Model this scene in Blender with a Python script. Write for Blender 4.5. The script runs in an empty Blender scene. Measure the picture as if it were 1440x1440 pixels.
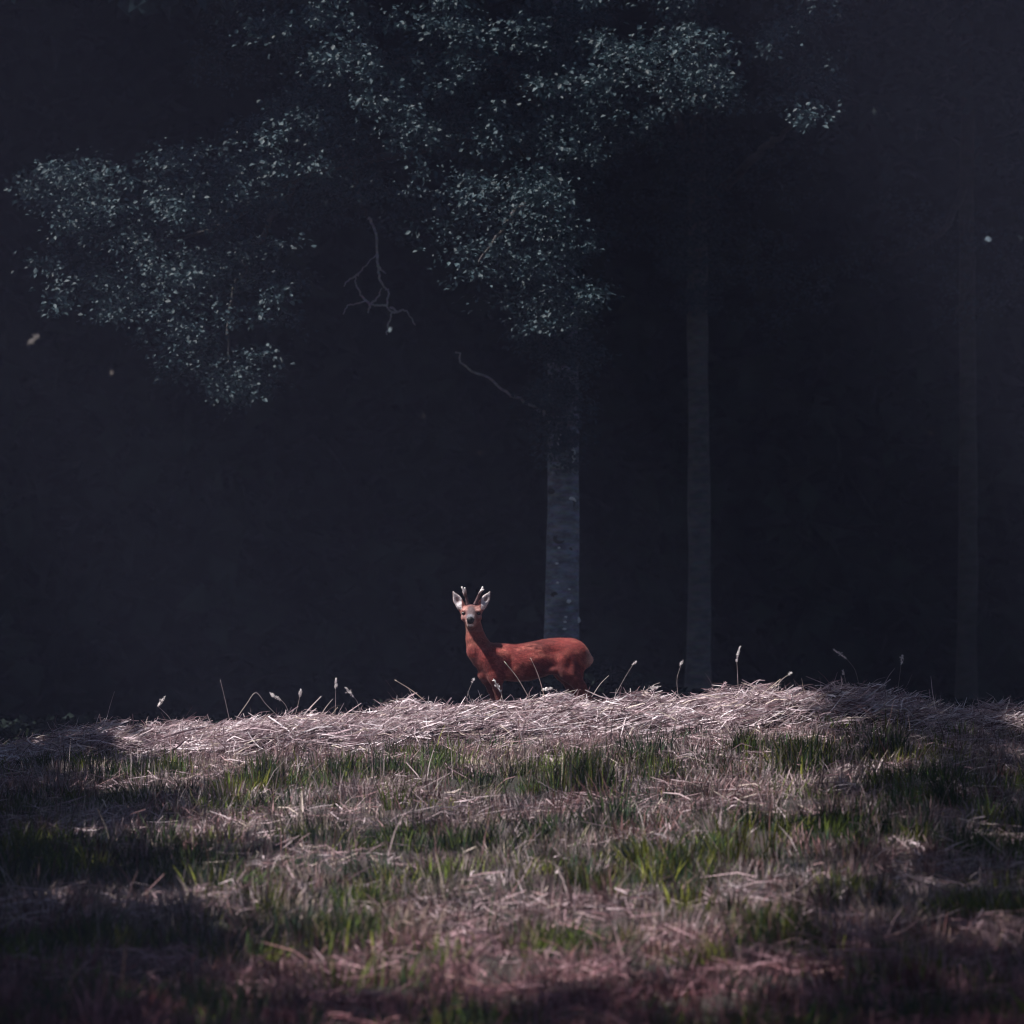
import bpy, math
import numpy as np
from mathutils import Vector

R = math.radians
scene = bpy.context.scene
col = scene.collection
rng = np.random.default_rng(7)

# ------------------------------------------------------------------ camera, sky, sun, exposure
CAMZ = 1.6
FPX = 7200.0            # focal length in photograph pixels (1440 wide)
HOR = 960.0             # eye level row
cam_d = bpy.data.cameras.new('camera')
cam = bpy.data.objects.new('camera', cam_d)
col.objects.link(cam)
cam.location = (0, 0, CAMZ)
cam.rotation_euler = (R(90) + math.atan((HOR - 720) / FPX), 0, 0)
cam_d.sensor_width = 36.0
cam_d.lens = 180.0
cam_d.clip_start = 0.5
cam_d.clip_end = 2000
cam_d.dof.use_dof = True
cam_d.dof.focus_distance = 35.0
cam_d.dof.aperture_fstop = 3.6
scene.camera = cam

SUN_EL, SUN_AZ = R(59), R(-99)      # azimuth measured from straight ahead (+Y) to the right (+X)
S = np.array([math.sin(SUN_AZ) * math.cos(SUN_EL), math.cos(SUN_AZ) * math.cos(SUN_EL), math.sin(SUN_EL)])
world = bpy.data.worlds.new('World')
scene.world = world
world.use_nodes = True
wn = world.node_tree
bg = wn.nodes['Background']
sky = wn.nodes.new('ShaderNodeTexSky')
sky.sky_type = 'NISHITA'
sky.sun_disc = False
sky.sun_elevation = SUN_EL
sky.sun_rotation = SUN_AZ
sky.ozone_density = 2.0
wn.links.new(sky.outputs[0], bg.inputs[0])
bg.inputs[1].default_value = 0.05
sun_d = bpy.data.lights.new('sun', 'SUN')
sun_d.energy = 5.0
sun_d.angle = R(0.53)
sun_d.color = (1.0, 0.95, 0.90)
sun = bpy.data.objects.new('sun', sun_d)
col.objects.link(sun)
sun.rotation_euler = Vector(S).to_track_quat('Z', 'Y').to_euler()
sun.location = (-20, 10, 40)
scene.view_settings.view_transform = 'Standard'
scene.view_settings.look = 'None'
scene.view_settings.exposure = 0.75
scene.view_settings.gamma = 1.0
scene.view_settings.use_curve_mapping = False
scene.render.engine = 'CYCLES'
scene.cycles.use_denoising = True
scene.cycles.max_bounces = 4
scene.cycles.diffuse_bounces = 2
scene.cycles.glossy_bounces = 2
scene.cycles.transmission_bounces = 3
scene.cycles.volume_bounces = 0
scene.cycles.filter_width = 1.15
scene.cycles.use_adaptive_sampling = False

# ------------------------------------------------------------------ helpers
def tag(o, label=None, cat=None, group=None, kind=None):
    if label: o['label'] = label
    if cat: o['category'] = cat
    if group: o['group'] = group
    if kind: o['kind'] = kind
    return o

def empty(name, loc=(0, 0, 0)):
    o = bpy.data.objects.new(name, None)
    o.empty_display_size = 0.1
    o.location = loc
    col.objects.link(o)
    return o

def mesh_np(name, verts, faces, mat, parent=None, colors=None, smooth=False):
    """faces: list of (m,3)/(m,4) arrays.  verts are in world space; a parent Empty keeps them there."""
    verts = np.asarray(verts, np.float32)
    me = bpy.data.meshes.new(name)
    me.vertices.add(len(verts))
    if isinstance(faces, np.ndarray): faces = [faces]
    if parent is not None:
        verts = verts - np.array(parent_loc(parent), np.float32)
    me.vertices.foreach_set('co', verts.ravel())
    nl = sum(f.size for f in faces)
    me.loops.add(nl)
    me.loops.foreach_set('vertex_index', np.concatenate([f.ravel() for f in faces]).astype(np.int32))
    tot = np.concatenate([np.full(len(f), f.shape[1], np.int32) for f in faces])
    st = np.concatenate([[0], np.cumsum(tot)[:-1]]).astype(np.int32)
    me.polygons.add(len(tot))
    me.polygons.foreach_set('loop_start', st)
    if smooth:
        me.polygons.foreach_set('use_smooth', np.ones(len(tot), bool))
    if colors is not None:
        a = me.color_attributes.new('Col', 'FLOAT_COLOR', 'POINT')
        c4 = np.ones((len(verts), 4), np.float32)
        c4[:, :3] = colors
        a.data.foreach_set('color', c4.ravel())
    me.update(calc_edges=True)
    me.materials.append(mat)
    o = bpy.data.objects.new(name, me)
    col.objects.link(o)
    if parent is not None: o.parent = parent
    return o

def parent_loc(p):
    v = np.array(p.location)
    while p.parent is not None:
        p = p.parent
        v = v + np.array(p.location)
    return v

_perm = np.random.default_rng(3).random((256, 256))
def vnoise(x, y, s=1.0, o=0):
    x = np.asarray(x, float) / s + 37.3 + o * 17.7
    y = np.asarray(y, float) / s + 91.1 + o * 29.3
    xi, yi = np.floor(x).astype(int), np.floor(y).astype(int)
    fx, fy = x - xi, y - yi
    fx, fy = fx * fx * (3 - 2 * fx), fy * fy * (3 - 2 * fy)
    p = lambda a, b: _perm[a % 256, b % 256]
    return (p(xi, yi) * (1 - fx) + p(xi + 1, yi) * fx) * (1 - fy) + (p(xi, yi + 1) * (1 - fx) + p(xi + 1, yi + 1) * fx) * fy

def fbm(x, y, s, o=0):
    return (vnoise(x, y, s, o) + .5 * vnoise(x, y, s * .47, o + 1) + .25 * vnoise(x, y, s * .22, o + 2)) / 1.75

_GD = [-60, 0, 14, 20, 26, 30, 33, 35.5, 45, 60, 120, 300]
_GZ = [-1.6, -1.6, -1.56, -1.31, -.90, -.63, -.45, -.424, -.45, -.5, -.5, -.5]
def ground_z(x, y):
    x = np.asarray(x, float); y = np.asarray(y, float)
    b = (np.interp(y - .7, _GD, _GZ) + np.interp(y, _GD, _GZ) + np.interp(y + .7, _GD, _GZ)) / 3
    w = np.clip((y - 12) / 20, 0, 1) * np.clip((70 - y) / 20, 0, 1)
    t = np.interp(x, [-8, -3.5, 0, 2.3, 3.6, 8], [-.22, -.15, 0, .12, .05, -.05])
    lump = ((fbm(x, y, 1.3, 5) - .5) * .10 + (fbm(x, y, .42, 7) - .5) * .11) * np.clip((40 - y) / 6, .1, 1)
    hill = 9.0 * np.clip((y - 82) / 40, 0, 1) ** 1.3
    return CAMZ + b + t * w + lump + hill

def at(px, py, d):
    return np.array([(px - 720) / FPX * d, d, CAMZ + (HOR - py) / FPX * d])

def on_ground(px, py):
    ds = np.linspace(17, 34.5, 700)
    z = ground_z((px - 720) / FPX * ds, ds)
    rows = HOR - (z - CAMZ) / ds * FPX
    i = int(np.argmin(np.abs(rows - py)))
    return np.array([(px - 720) / FPX * ds[i], ds[i], z[i]])

def strips(P, W, wid, close_tip=True):
    """P (n,k,3) centre lines, W (n,3) width direction, wid (n,k) full widths -> verts, faces"""
    n, k, _ = P.shape
    off = W[:, None, :] * (wid[:, :, None] * .5)
    V = np.stack([P - off, P + off], 2).reshape(n * k * 2, 3)
    base = (np.arange(n) * k * 2)[:, None]
    fs = []
    for i in range(k - 1):
        a = base + i * 2
        fs.append(np.concatenate([a, a + 1, a + 3, a + 2], 1))
    return V, [np.concatenate(fs)]

def unit(v): return v / np.maximum(np.linalg.norm(v, axis=-1, keepdims=True), 1e-9)

def tube(pts, rad, seg=8, bump=0.0, seed=0, cap=True):
    """tapered tube along a polyline -> verts, faces"""
    pts = np.asarray(pts, float); rad = np.asarray(rad, float)
    r_ = np.random.default_rng(seed)
    n = len(pts)
    T = unit(np.gradient(pts, axis=0))
    ref = np.array([0, 0, 1.0]) if abs(T[0][2]) < .9 else np.array([1.0, 0, 0])
    V = []
    ang = np.linspace(0, 2 * np.pi, seg, endpoint=False)
    A = unit(np.cross(T[0], ref))
    for i in range(n):
        A = unit(A - T[i] * np.dot(A, T[i]))
        B = np.cross(T[i], A)
        rr = rad[i] * (1 + bump * (r_.random(seg) - .5))
        V.append(pts[i] + np.cos(ang)[:, None] * A * rr[:, None] + np.sin(ang)[:, None] * B * rr[:, None])
    V = np.concatenate(V)
    j = np.arange(seg)
    F = []
    for i in range(n - 1):
        a = i * seg
        F.append(np.stack([a + j, a + (j + 1) % seg, a + seg + (j + 1) % seg, a + seg + j], 1))
    F = [np.concatenate(F)]
    if cap:
        V = np.concatenate([V, pts[:1], pts[-1:]])
        c0, c1 = n * seg, n * seg + 1
        F.append(np.concatenate([np.stack([np.full(seg, c0), (j + 1) % seg, j], 1),
                                 np.stack([np.full(seg, c1), (n - 1) * seg + j, (n - 1) * seg + (j + 1) % seg], 1)]))
    return V, F

def join(parts):
    Vs, Fs, o = [], {3: [], 4: []}, 0
    for V, F in parts:
        Vs.append(V)
        for f in (F if isinstance(F, list) else [F]):
            Fs[f.shape[1]].append(f + o)
        o += len(V)
    return np.concatenate(Vs), [np.concatenate(v) for v in Fs.values() if v]

def bend(pts, n):
    """resample a polyline with smooth (Catmull-Rom) interpolation to n points"""
    pts = np.asarray(pts, float)
    P = np.concatenate([[2 * pts[0] - pts[1]], pts, [2 * pts[-1] - pts[-2]]])
    m = len(pts) - 1
    out = []
    for t in np.linspace(0, m - 1e-6, n):
        i = int(t); f = t - i
        a, b, c, d = P[i], P[i + 1], P[i + 2], P[i + 3]
        out.append(.5 * ((2 * b) + (-a + c) * f + (2 * a - 5 * b + 4 * c - d) * f * f + (-a + 3 * b - 3 * c + d) * f ** 3))
    return np.array(out)

# ------------------------------------------------------------------ materials
def new_mat(name):
    m = bpy.data.materials.new(name)
    m.use_nodes = True
    nt = m.node_tree
    return m, nt, nt.nodes['Principled BSDF'], nt.nodes['Material Output']

def nd(nt, kind, **kw):
    n = nt.nodes.new(kind)
    for k, v in kw.items(): setattr(n, k, v)
    return n

def vcol_mat(name, rough=.7, spec=.3, trans=0.0, var=.25, scale=30, tcol=None):
    m, nt, p, out = new_mat(name)
    a = nd(nt, 'ShaderNodeVertexColor', layer_name='Col')
    no = nd(nt, 'ShaderNodeTexNoise'); no.inputs['Scale'].default_value = scale; no.inputs['Detail'].default_value = 3
    geo = nd(nt, 'ShaderNodeNewGeometry')
    nt.links.new(geo.outputs['Position'], no.inputs['Vector'])
    mr = nd(nt, 'ShaderNodeMapRange')
    mr.inputs['From Min'].default_value = .3; mr.inputs['From Max'].default_value = .7
    mr.inputs['To Min'].default_value = 1 - var; mr.inputs['To Max'].default_value = 1 + var
    nt.links.new(no.outputs['Fac'], mr.inputs['Value'])
    mx = nd(nt, 'ShaderNodeVectorMath', operation='SCALE')
    nt.links.new(a.outputs['Color'], mx.inputs[0]); nt.links.new(mr.outputs[0], mx.inputs['Scale'])
    nt.links.new(mx.outputs[0], p.inputs['Base Color'])
    p.inputs['Roughness'].default_value = rough
    p.inputs['Specular IOR Level'].default_value = spec
    if trans:
        t = nd(nt, 'ShaderNodeBsdfTranslucent')
        nt.links.new(mx.outputs[0], t.inputs['Color'])
        s = nd(nt, 'ShaderNodeMixShader'); s.inputs[0].default_value = trans
        nt.links.new(p.outputs[0], s.inputs[1]); nt.links.new(t.outputs[0], s.inputs[2])
        nt.links.new(s.outputs[0], out.inputs['Surface'])
    return m

M_GRASS = vcol_mat('dry_and_green_grass', .75, .2, .12, .3, 22)
M_STRAW = vcol_mat('cut_straw', .6, .35, .15, .3, 40)
M_LEAF = vcol_mat('leaf', .6, .28, .15, .4, 9)
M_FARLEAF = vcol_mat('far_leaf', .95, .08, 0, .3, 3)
M_FUR = vcol_mat('red_fur', .75, .15, 0, .22, 60)
for _n in M_FUR.node_tree.nodes:
    if _n.type == 'BSDF_PRINCIPLED':
        _n.inputs['Sheen Weight'].default_value = .6; _n.inputs['Sheen Roughness'].default_value = .4; _n.inputs['Sheen Tint'].default_value = (1, .62, .55, 1)
M_ANT = vcol_mat('antler', .45, .4, 0, .2, 90)

def ground_mat():
    m, nt, p, out = new_mat('meadow_soil')
    geo = nd(nt, 'ShaderNodeNewGeometry')
    n1 = nd(nt, 'ShaderNodeTexNoise'); n1.inputs['Scale'].default_value = 2.2; n1.inputs['Detail'].default_value = 8
    n2 = nd(nt, 'ShaderNodeTexNoise'); n2.inputs['Scale'].default_value = 45; n2.inputs['Detail'].default_value = 4
    for n in (n1, n2): nt.links.new(geo.outputs['Position'], n.inputs['Vector'])
    r1 = nd(nt, 'ShaderNodeValToRGB')
    e = r1.color_ramp.elements
    e[0].position = .35; e[0].color = (.018, .020, .012, 1)
    e[1].position = .68; e[1].color = (.060, .040, .036, 1)
    e2 = r1.color_ramp.elements.new(.5); e2.color = (.034, .026, .022, 1)
    nt.links.new(n1.outputs['Fac'], r1.inputs[0])
    mx = nd(nt, 'ShaderNodeMix', data_type='RGBA', blend_type='MULTIPLY'); mx.inputs[0].default_value = .6
    nt.links.new(r1.outputs[0], mx.inputs[6]); nt.links.new(n2.outputs['Color'], mx.inputs[7])
    # leaf litter under the wood
    sp = nd(nt, 'ShaderNodeSeparateXYZ'); nt.links.new(geo.outputs['Position'], sp.inputs[0])
    mr = nd(nt, 'ShaderNodeMapRange'); mr.inputs['From Min'].default_value = 40; mr.inputs['From Max'].default_value = 45
    nt.links.new(sp.outputs['Y'], mr.inputs['Value'])
    mx2 = nd(nt, 'ShaderNodeMix', data_type='RGBA'); nt.links.new(mr.outputs[0], mx2.inputs[0])
    nt.links.new(mx.outputs[2], mx2.inputs[6]); mx2.inputs[7].default_value = (.035, .026, .018, 1)
    nt.links.new(mx2.outputs[2], p.inputs['Base Color'])
    p.inputs['Roughness'].default_value = .95
    b = nd(nt, 'ShaderNodeBump'); b.inputs['Strength'].default_value = .8; b.inputs['Distance'].default_value = .03
    nt.links.new(n2.outputs['Fac'], b.inputs['Height']); nt.links.new(b.outputs[0], p.inputs['Normal'])
    return m
M_GROUND = ground_mat()

def bark_mat(name, c0, c1, sc=6):
    m, nt, p, out = new_mat(name)
    geo = nd(nt, 'ShaderNodeNewGeometry')
    mp = nd(nt, 'ShaderNodeMapping'); mp.inputs['Scale'].default_value = (1, 1, 2.2)
    nt.links.new(geo.outputs['Position'], mp.inputs['Vector'])
    n1 = nd(nt, 'ShaderNodeTexNoise'); n1.inputs['Scale'].default_value = sc; n1.inputs['Detail'].default_value = 9; n1.inputs['Roughness'].default_value = .65
    mp2 = nd(nt, 'ShaderNodeMapping'); mp2.inputs['Scale'].default_value = (6, 6, 30)
    nt.links.new(geo.outputs['Position'], mp2.inputs['Vector'])
    n2 = nd(nt, 'ShaderNodeTexNoise'); n2.inputs['Scale'].default_value = 1.4; n2.inputs['Detail'].default_value = 5
    nt.links.new(mp.outputs[0], n1.inputs['Vector']); nt.links.new(mp2.outputs[0], n2.inputs['Vector'])
    r = nd(nt, 'ShaderNodeValToRGB')
    r.color_ramp.elements[0].position = .36; r.color_ramp.elements[0].color = (*c0, 1)
    r.color_ramp.elements[1].position = .62; r.color_ramp.elements[1].color = (*c1, 1)
    nt.links.new(n1.outputs['Fac'], r.inputs[0])
    mx = nd(nt, 'ShaderNodeMix', data_type='RGBA', blend_type='MULTIPLY'); mx.inputs[0].default_value = .7
    nt.links.new(r.outputs[0], mx.inputs[6]); nt.links.new(n2.outputs['Color'], mx.inputs[7])
    nt.links.new(mx.outputs[2], p.inputs['Base Color'])
    p.inputs['Roughness'].default_value = .8
    b = nd(nt, 'ShaderNodeBump'); b.inputs['Strength'].default_value = .7; b.inputs['Distance'].default_value = .02
    nt.links.new(n2.outputs['Fac'], b.inputs['Height']); nt.links.new(b.outputs[0], p.inputs['Normal'])
    return m
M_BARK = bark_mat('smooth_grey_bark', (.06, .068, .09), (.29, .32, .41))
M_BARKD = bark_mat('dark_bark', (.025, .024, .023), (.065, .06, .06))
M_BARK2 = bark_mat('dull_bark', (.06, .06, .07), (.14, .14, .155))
M_DEAD = bark_mat('bare_dead_wood', (.25, .25, .27), (.45, .45, .48), 14)

def plain(name, c, rough=.5, spec=.5, sc=60, var=.25):
    m, nt, p, out = new_mat(name)
    n = nd(nt, 'ShaderNodeTexNoise'); n.inputs['Scale'].default_value = sc
    r = nd(nt, 'ShaderNodeValToRGB')
    r.color_ramp.elements[0].color = (*[v * (1 - var) for v in c], 1)
    r.color_ramp.elements[1].color = (*[min(1, v * (1 + var)) for v in c], 1)
    geo = nd(nt, 'ShaderNodeNewGeometry'); nt.links.new(geo.outputs['Position'], n.inputs['Vector'])
    nt.links.new(n.outputs['Fac'], r.inputs[0]); nt.links.new(r.outputs[0], p.inputs['Base Color'])
    p.inputs['Roughness'].default_value = rough; p.inputs['Specular IOR Level'].default_value = spec
    return m
M_LICHEN_LIT_RIM = plain('pale_lichen_and_lit_rim', (.62, .64, .66), .9, .2)
M_EYE = plain('dark_eye', (.012, .008, .007), .12, .6)
M_NOSE = plain('black_nose', (.010, .010, .013), .6, .3)
M_HOOF = plain('hoof_horn', (.03, .026, .024), .5, .4)

# ------------------------------------------------------------------ setting: ground
def build_ground():
    xs = np.unique(np.concatenate([np.linspace(-200, -12, 20), np.linspace(-12, 12, 201), np.linspace(12, 200, 20)]))
    ys = np.unique(np.concatenate([np.linspace(-150, 8, 20), np.linspace(8, 48, 261), np.linspace(48, 250, 30)]))
    X, Y = np.meshgrid(xs, ys, indexing='ij')
    V = np.stack([X, Y, ground_z(X, Y)], -1).reshape(-1, 3)
    ny = len(ys)
    i, j = np.meshgrid(np.arange(len(xs) - 1), np.arange(ny - 1), indexing='ij')
    a = (i * ny + j).ravel()
    F = np.stack([a, a + ny, a + ny + 1, a + 1], 1)
    o = mesh_np('ground', V, F, M_GROUND, smooth=True)
    tag(o, 'rising meadow ground running under the trees', 'ground', kind='structure')
build_ground()

# ------------------------------------------------------------------ wood behind the meadow
def leaves(centers, rad, n_per, size, c_lo, c_hi, flat=.55, up=.9, seed=0, teal=0.0, rough_out=None):
    """leafy sprigs: each centre carries n_per folded leaves spread in a flattened ball"""
    r = np.random.default_rng(seed)
    n = len(centers) * n_per
    C = np.repeat(centers, n_per, 0)
    rr = np.repeat(np.broadcast_to(rad, (len(centers),)), n_per)
    D = unit(r.normal(size=(n, 3)))
    P = C + D * (rr * r.random(n) ** .5)[:, None] * np.array([1, 1, flat])
    out = unit(np.stack([D[:, 0], D[:, 1], D[:, 2] * .4 - .25], 1) + r.normal(size=(n, 3)) * .35)   # leaf axis: outwards, drooping
    nrm = unit(r.normal(size=(n, 3)) * .55 + np.array([0, 0, up]))
    side = unit(np.cross(out, nrm))
    nrm = np.cross(side, out)
    L = size * (.45 + 1.05 * r.random(n))[:, None]
    Wd = L * (.28 + .12 * r.random((n, 1)))
    b = P - out * L * .5
    t = P + out * L * .5 - nrm * L * .08
    m = P + nrm * L * .04
    l = m + side * Wd + nrm * L * .10
    q = m - side * Wd + nrm * L * .10
    V = np.stack([b, l, t, q], 1).reshape(-1, 3)
    k = np.arange(n)[:, None] * 4
    F = np.concatenate([np.concatenate([k, k + 1, k + 2], 1), np.concatenate([k, k + 2, k + 3], 1)])
    f = np.repeat(r.random(len(centers)), n_per) * .6 + r.random(n) * .4
    c = np.array(c_lo) + (np.array(c_hi) - np.array(c_lo)) * f[:, None]
    return V, F, np.repeat(c, 4, 0)

def blob_centers(blobs, per_m2, seed, thick=.9):
    """sprig centres inside ellipsoid blobs (x, y, z, rx, ry, rz)"""
    r = np.random.default_rng(seed)
    out = []
    for (x, y, z, rx, ry, rz) in blobs:
        n = max(3, int(per_m2 * rx * rz * 3.14))
        d = unit(r.normal(size=(n, 3))) * (r.random((n, 1)) ** .45)
        out.append(np.array([x, y, z]) + d * np.array([rx, ry, rz]))
    return np.concatenate(out)

LEAF_LO, LEAF_HI = (.014, .029, .037), (.036, .065, .078)

def px_blobs(lst, d):
    return [(*at(x, y, d + dd), rx / FPX * (d + dd), max(rx, ry) / FPX * (d + dd) * .9, ry / FPX * (d + dd)) for (x, y, rx, ry, dd) in lst]

def tree(name, label, px, d, width, height, blobs, limbs, per=34, bark=M_BARK, group=None, lean=0.0, hi_blobs=(), seed=1, leaf=.043, base=None):
    x0 = (px - 720) / FPX * d
    z0 = float(ground_z(x0, d)) - .06
    root = empty(name, (x0, d, z0))
    tag(root, label, 'tree', group)
    r = np.random.default_rng(seed)
    n = 40
    t = np.linspace(0, 1, n)
    wob = np.cumsum(r.normal(size=(n, 2)), 0) * .006
    wob -= wob[0]
    pts = np.stack([x0 + lean * t * height + wob[:, 0], d + wob[:, 1], z0 + t * height], 1)
    rad = width * .5 * (1.0 - .78 * t ** 1.1) * (1 + .35 * np.exp(-t * height / .35))
    V, F = tube(pts, rad * (1 + .10 * (r.random(n) - .5)), 20, .09, seed)
    trunk = mesh_np('trunk', V, F, bark, root, smooth=True)
    for k, L in enumerate(limbs):
        P = bend(L['p'], L.get('n', 22))
        P[1:-1] += r.normal(size=(len(P) - 2, 3)) * .012
        tp = np.linspace(0, 1, len(P))
        V, F = tube(P, L['r0'] * (1 - tp) + L['r1'] * tp, 8, .15, seed + k)
        mesh_np('limb', V, F, L.get('m', M_BARKD), root, smooth=True)
    parts = []
    if blobs:
        C = blob_centers(blobs, per, seed)
        V, F, c = leaves(C, r.uniform(.10, .30, len(C)), 30, leaf, LEAF_LO, LEAF_HI, seed=seed)
        parts.append((V, F, c))
    if len(hi_blobs):
        C = blob_centers(hi_blobs, 9, seed + 5)
        V, F, c = leaves(C, .42, 16, .24, LEAF_LO, LEAF_HI, seed=seed + 6)
        parts.append((V, F, c))
    if parts:
        V, F = join([(p[0], p[1]) for p in parts])
        mesh_np('crown', V, F, M_LEAF, root, colors=np.concatenate([p[2] for p in parts]))
    return root, trunk

def limb_px(pts, d, r0, r1, **k):
    return dict(p=[at(x, y, d + dd) for (x, y, dd) in pts], r0=r0, r1=r1, **k)

# the near tree, its long boughs hanging left and centre
D1 = 46.0
def in_poly(poly, n, seed, d0=-2.5):
    r = np.random.default_rng(seed)
    P = np.array(poly, float); lo, hi = P.min(0), P.max(0)
    out = []
    while len(out) < n:
        q = lo + (hi - lo) * r.random(2)
        c = False
        for a, b in zip(P, np.roll(P, -1, 0)):
            if (a[1] > q[1]) != (b[1] > q[1]) and q[0] < (b[0] - a[0]) * (q[1] - a[1]) / (b[1] - a[1]) + a[0]: c = not c
        if c: out.append((q[0], q[1], r.uniform(18, 46), r.uniform(12, 28), d0 + 2.0 * r.random() ** 1.3))
    return out
FILL1 = (in_poly([(20, 240), (160, 200), (300, 230), (380, 140), (440, 60), (540, 50), (600, 180), (600, 300), (420, 300), (410, 440), (370, 550), (250, 530), (180, 490), (70, 430), (30, 300)], 105, 1, -3.0)
         + in_poly([(640, 240), (760, 230), (850, 380), (820, 460), (740, 460), (650, 420), (600, 300)], 30, 2, -4.2)
         + in_poly([(300, -20), (1200, -20), (1170, 160), (1040, 150), (980, 190), (880, 210), (640, 240), (600, 180), (540, 50), (420, 60)], 100, 3, -2.9))
b1 = px_blobs([(95, 255, 80, 45, .5), (190, 300, 120, 60, -1.6), (300, 255, 110, 60, -1.9), (130, 390, 70, 32, -2.1), (235, 380, 90, 55, .3),
               (330, 380, 80, 50, -1.7), (240, 480, 60, 25, -1.9), (330, 535, 50, 35, 0), (395, 175, 60, 45, -2.0), (420, 140, 40, 30, -2.3), (470, 90, 65, 40, -2.3), (520, 75, 40, 35, -2.4), (640, 40, 60, 30, -2.1), (740, 50, 60, 35, -2.2), (600, 100, 50, 30, -1.9), (660, 130, 50, 30, -2.0), (350, 260, 60, 40, -2.2), (90, 270, 60, 30, -2.2), (900, 90, 60, 40, -3.6), (975, 60, 50, 50, -3.7), (1000, 115, 45, 30, -3.6), (1140, 150, 40, 25, -3.4), (560, 190, 40, 22, -3.5), (480, 85, 60, 35, -3.4), (260, 520, 50, 25, -2.0), (340, 545, 40, 25, -2.0), (700, 180, 45, 30, -2.2), (830, 130, 40, 30, -2.3),
               (560, 190, 50, 25, -2.4), (450, 270, 90, 60, .6), (560, 300, 60, 45, .8), (640, 70, 90, 55, 0), (610, 150, 70, 40, .5),
               (690, 265, 50, 28, -3.8), (745, 300, 50, 40, -3.7), (700, 360, 75, 45, -.4), (780, 385, 45, 40, -3.5), (775, 440, 40, 28, -3.4), (660, 200, 80, 45, .3),
               (330, 60, 90, 60, 1.2), (760, 170, 60, 45, .2), (790, 500, 55, 40, -.5), (800, 560, 38, 26, -.45), (800, 240, 60, 50, -.5), (815, 330, 50, 50, -.5), (810, 100, 60, 60, -.5), (780, 30, 60, 40, -.5), (745, 470, 40, 30, -.4), (772, 603, 20, 14, -.35), (806, 615, 18, 14, -.35), (775, 640, 10, 12, -.3)] +
              [(790 + 14 * ((k * 7) % 5 - 2), 10 + 19 * k - (k % 4) * 7, 30 + 8 * (k % 3), 24, -.42 - .12 * (k % 4)) for k in range(31)] * 2 +  # leaf clumps added over the upper trunk in place of deep shade
              [(788 + 15 * (k % 3 - 1), 575 + 9 * k, 16 - 1.3 * k, 10, -.36) for k in range(9)] + FILL1, D1)
h1 = px_blobs([(110, -230, 150, 90, -1.1), (180, -310, 150, 90, -1.0), (40, -180, 120, 80, -1.0), (200, -150, 260, 170, 0), (520, -180, 260, 180, 0), (820, -200, 260, 180, 0), (350, -420, 330, 200, .5), (720, -480, 380, 240, .5), (560, -760, 360, 220, 1),  # first three clumps added out of view to keep sun off the trunk
               (60, -190, 140, 90, 1.5)], D1)
dead = []
def zz(u, v, dd=-1.2): return (460 + u / 4.964, 290 + v / 4.964, dd)
DB = [[(285, 75), (315, 110), (345, 250), (350, 410), (365, 500), (400, 565), (430, 600), (415, 690), (450, 740), (440, 780), (425, 830), (415, 895)],
      [(415, 690), (370, 688), (330, 690), (300, 680), (270, 660), (180, 680), (140, 690), (110, 745)],
      [(300, 680), (260, 645), (235, 615), (195, 525), (215, 470), (260, 420), (345, 330)],
      [(300, 680), (350, 630), (380, 570)], [(450, 740), (500, 730), (540, 720), (575, 760), (610, 825)],
      [(350, 410), (380, 440), (410, 465)], [(215, 470), (150, 510), (115, 555)], [(440, 700), (470, 715), (490, 740)], [(300, 680), (290, 715), (283, 745)]]
limbs1 = [
    limb_px([(790, 260, 0), (700, 190, -.1), (560, 215, -.2), (420, 250, -.6), (300, 320, -1.2), (200, 340, -1.6)], D1, .06, .010),
    limb_px([(790, 180, 0), (690, 80, -.2), (580, 80, -.8), (470, 95, -2.2)], D1, .06, .010),
    limb_px([(790, 330, 0), (765, 280, -1.4), (735, 285, -2.8), (700, 330, -3.7), (672, 372, -3.9)], D1, .04, .006),
    limb_px([(420, 240, -.6), (330, 400, -.1), (320, 530, 0)], D1, .03, .008),
    limb_px([(788, 604, 0), (770, 588, -.12), (755, 575, -.3), (715, 553, -.5), (690, 535, -.6), (655, 515, -.7), (640, 495, -.75)], D1, .016, .008, m=M_DEAD, n=26),
    limb_px([(480, 205, 0), (500, 255, .1), (517, 305, .1)], D1, .016, .012),
]
t1, trunk1 = tree('oak_tree', 'pale spotted grey trunk directly behind the deer, leafy boughs reaching far left', 788, D1, .325, 13.5, b1, limbs1,
                  per=62, hi_blobs=h1, seed=11, group=None)
dparts = []
for k, pl in enumerate(DB):
    P = bend([at(*zz(u, v)[:2], D1 - .7) for (u, v) in pl], 4 * len(pl))
    P += np.random.default_rng(k).normal(size=P.shape) * .004
    tp = np.linspace(0, 1, len(P))
    r0, r1 = (.014, .006) if k == 0 else (.011, .005)
    dparts.append(tube(P, r0 * (1 - tp) + r1 * tp, 6, .3, k))
V, F = join(dparts)
o = mesh_np('dead_branch', V, F, M_DEAD, t1, smooth=True)
o['label'] = 'bare crooked dead branch hanging down below the leaves'
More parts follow.
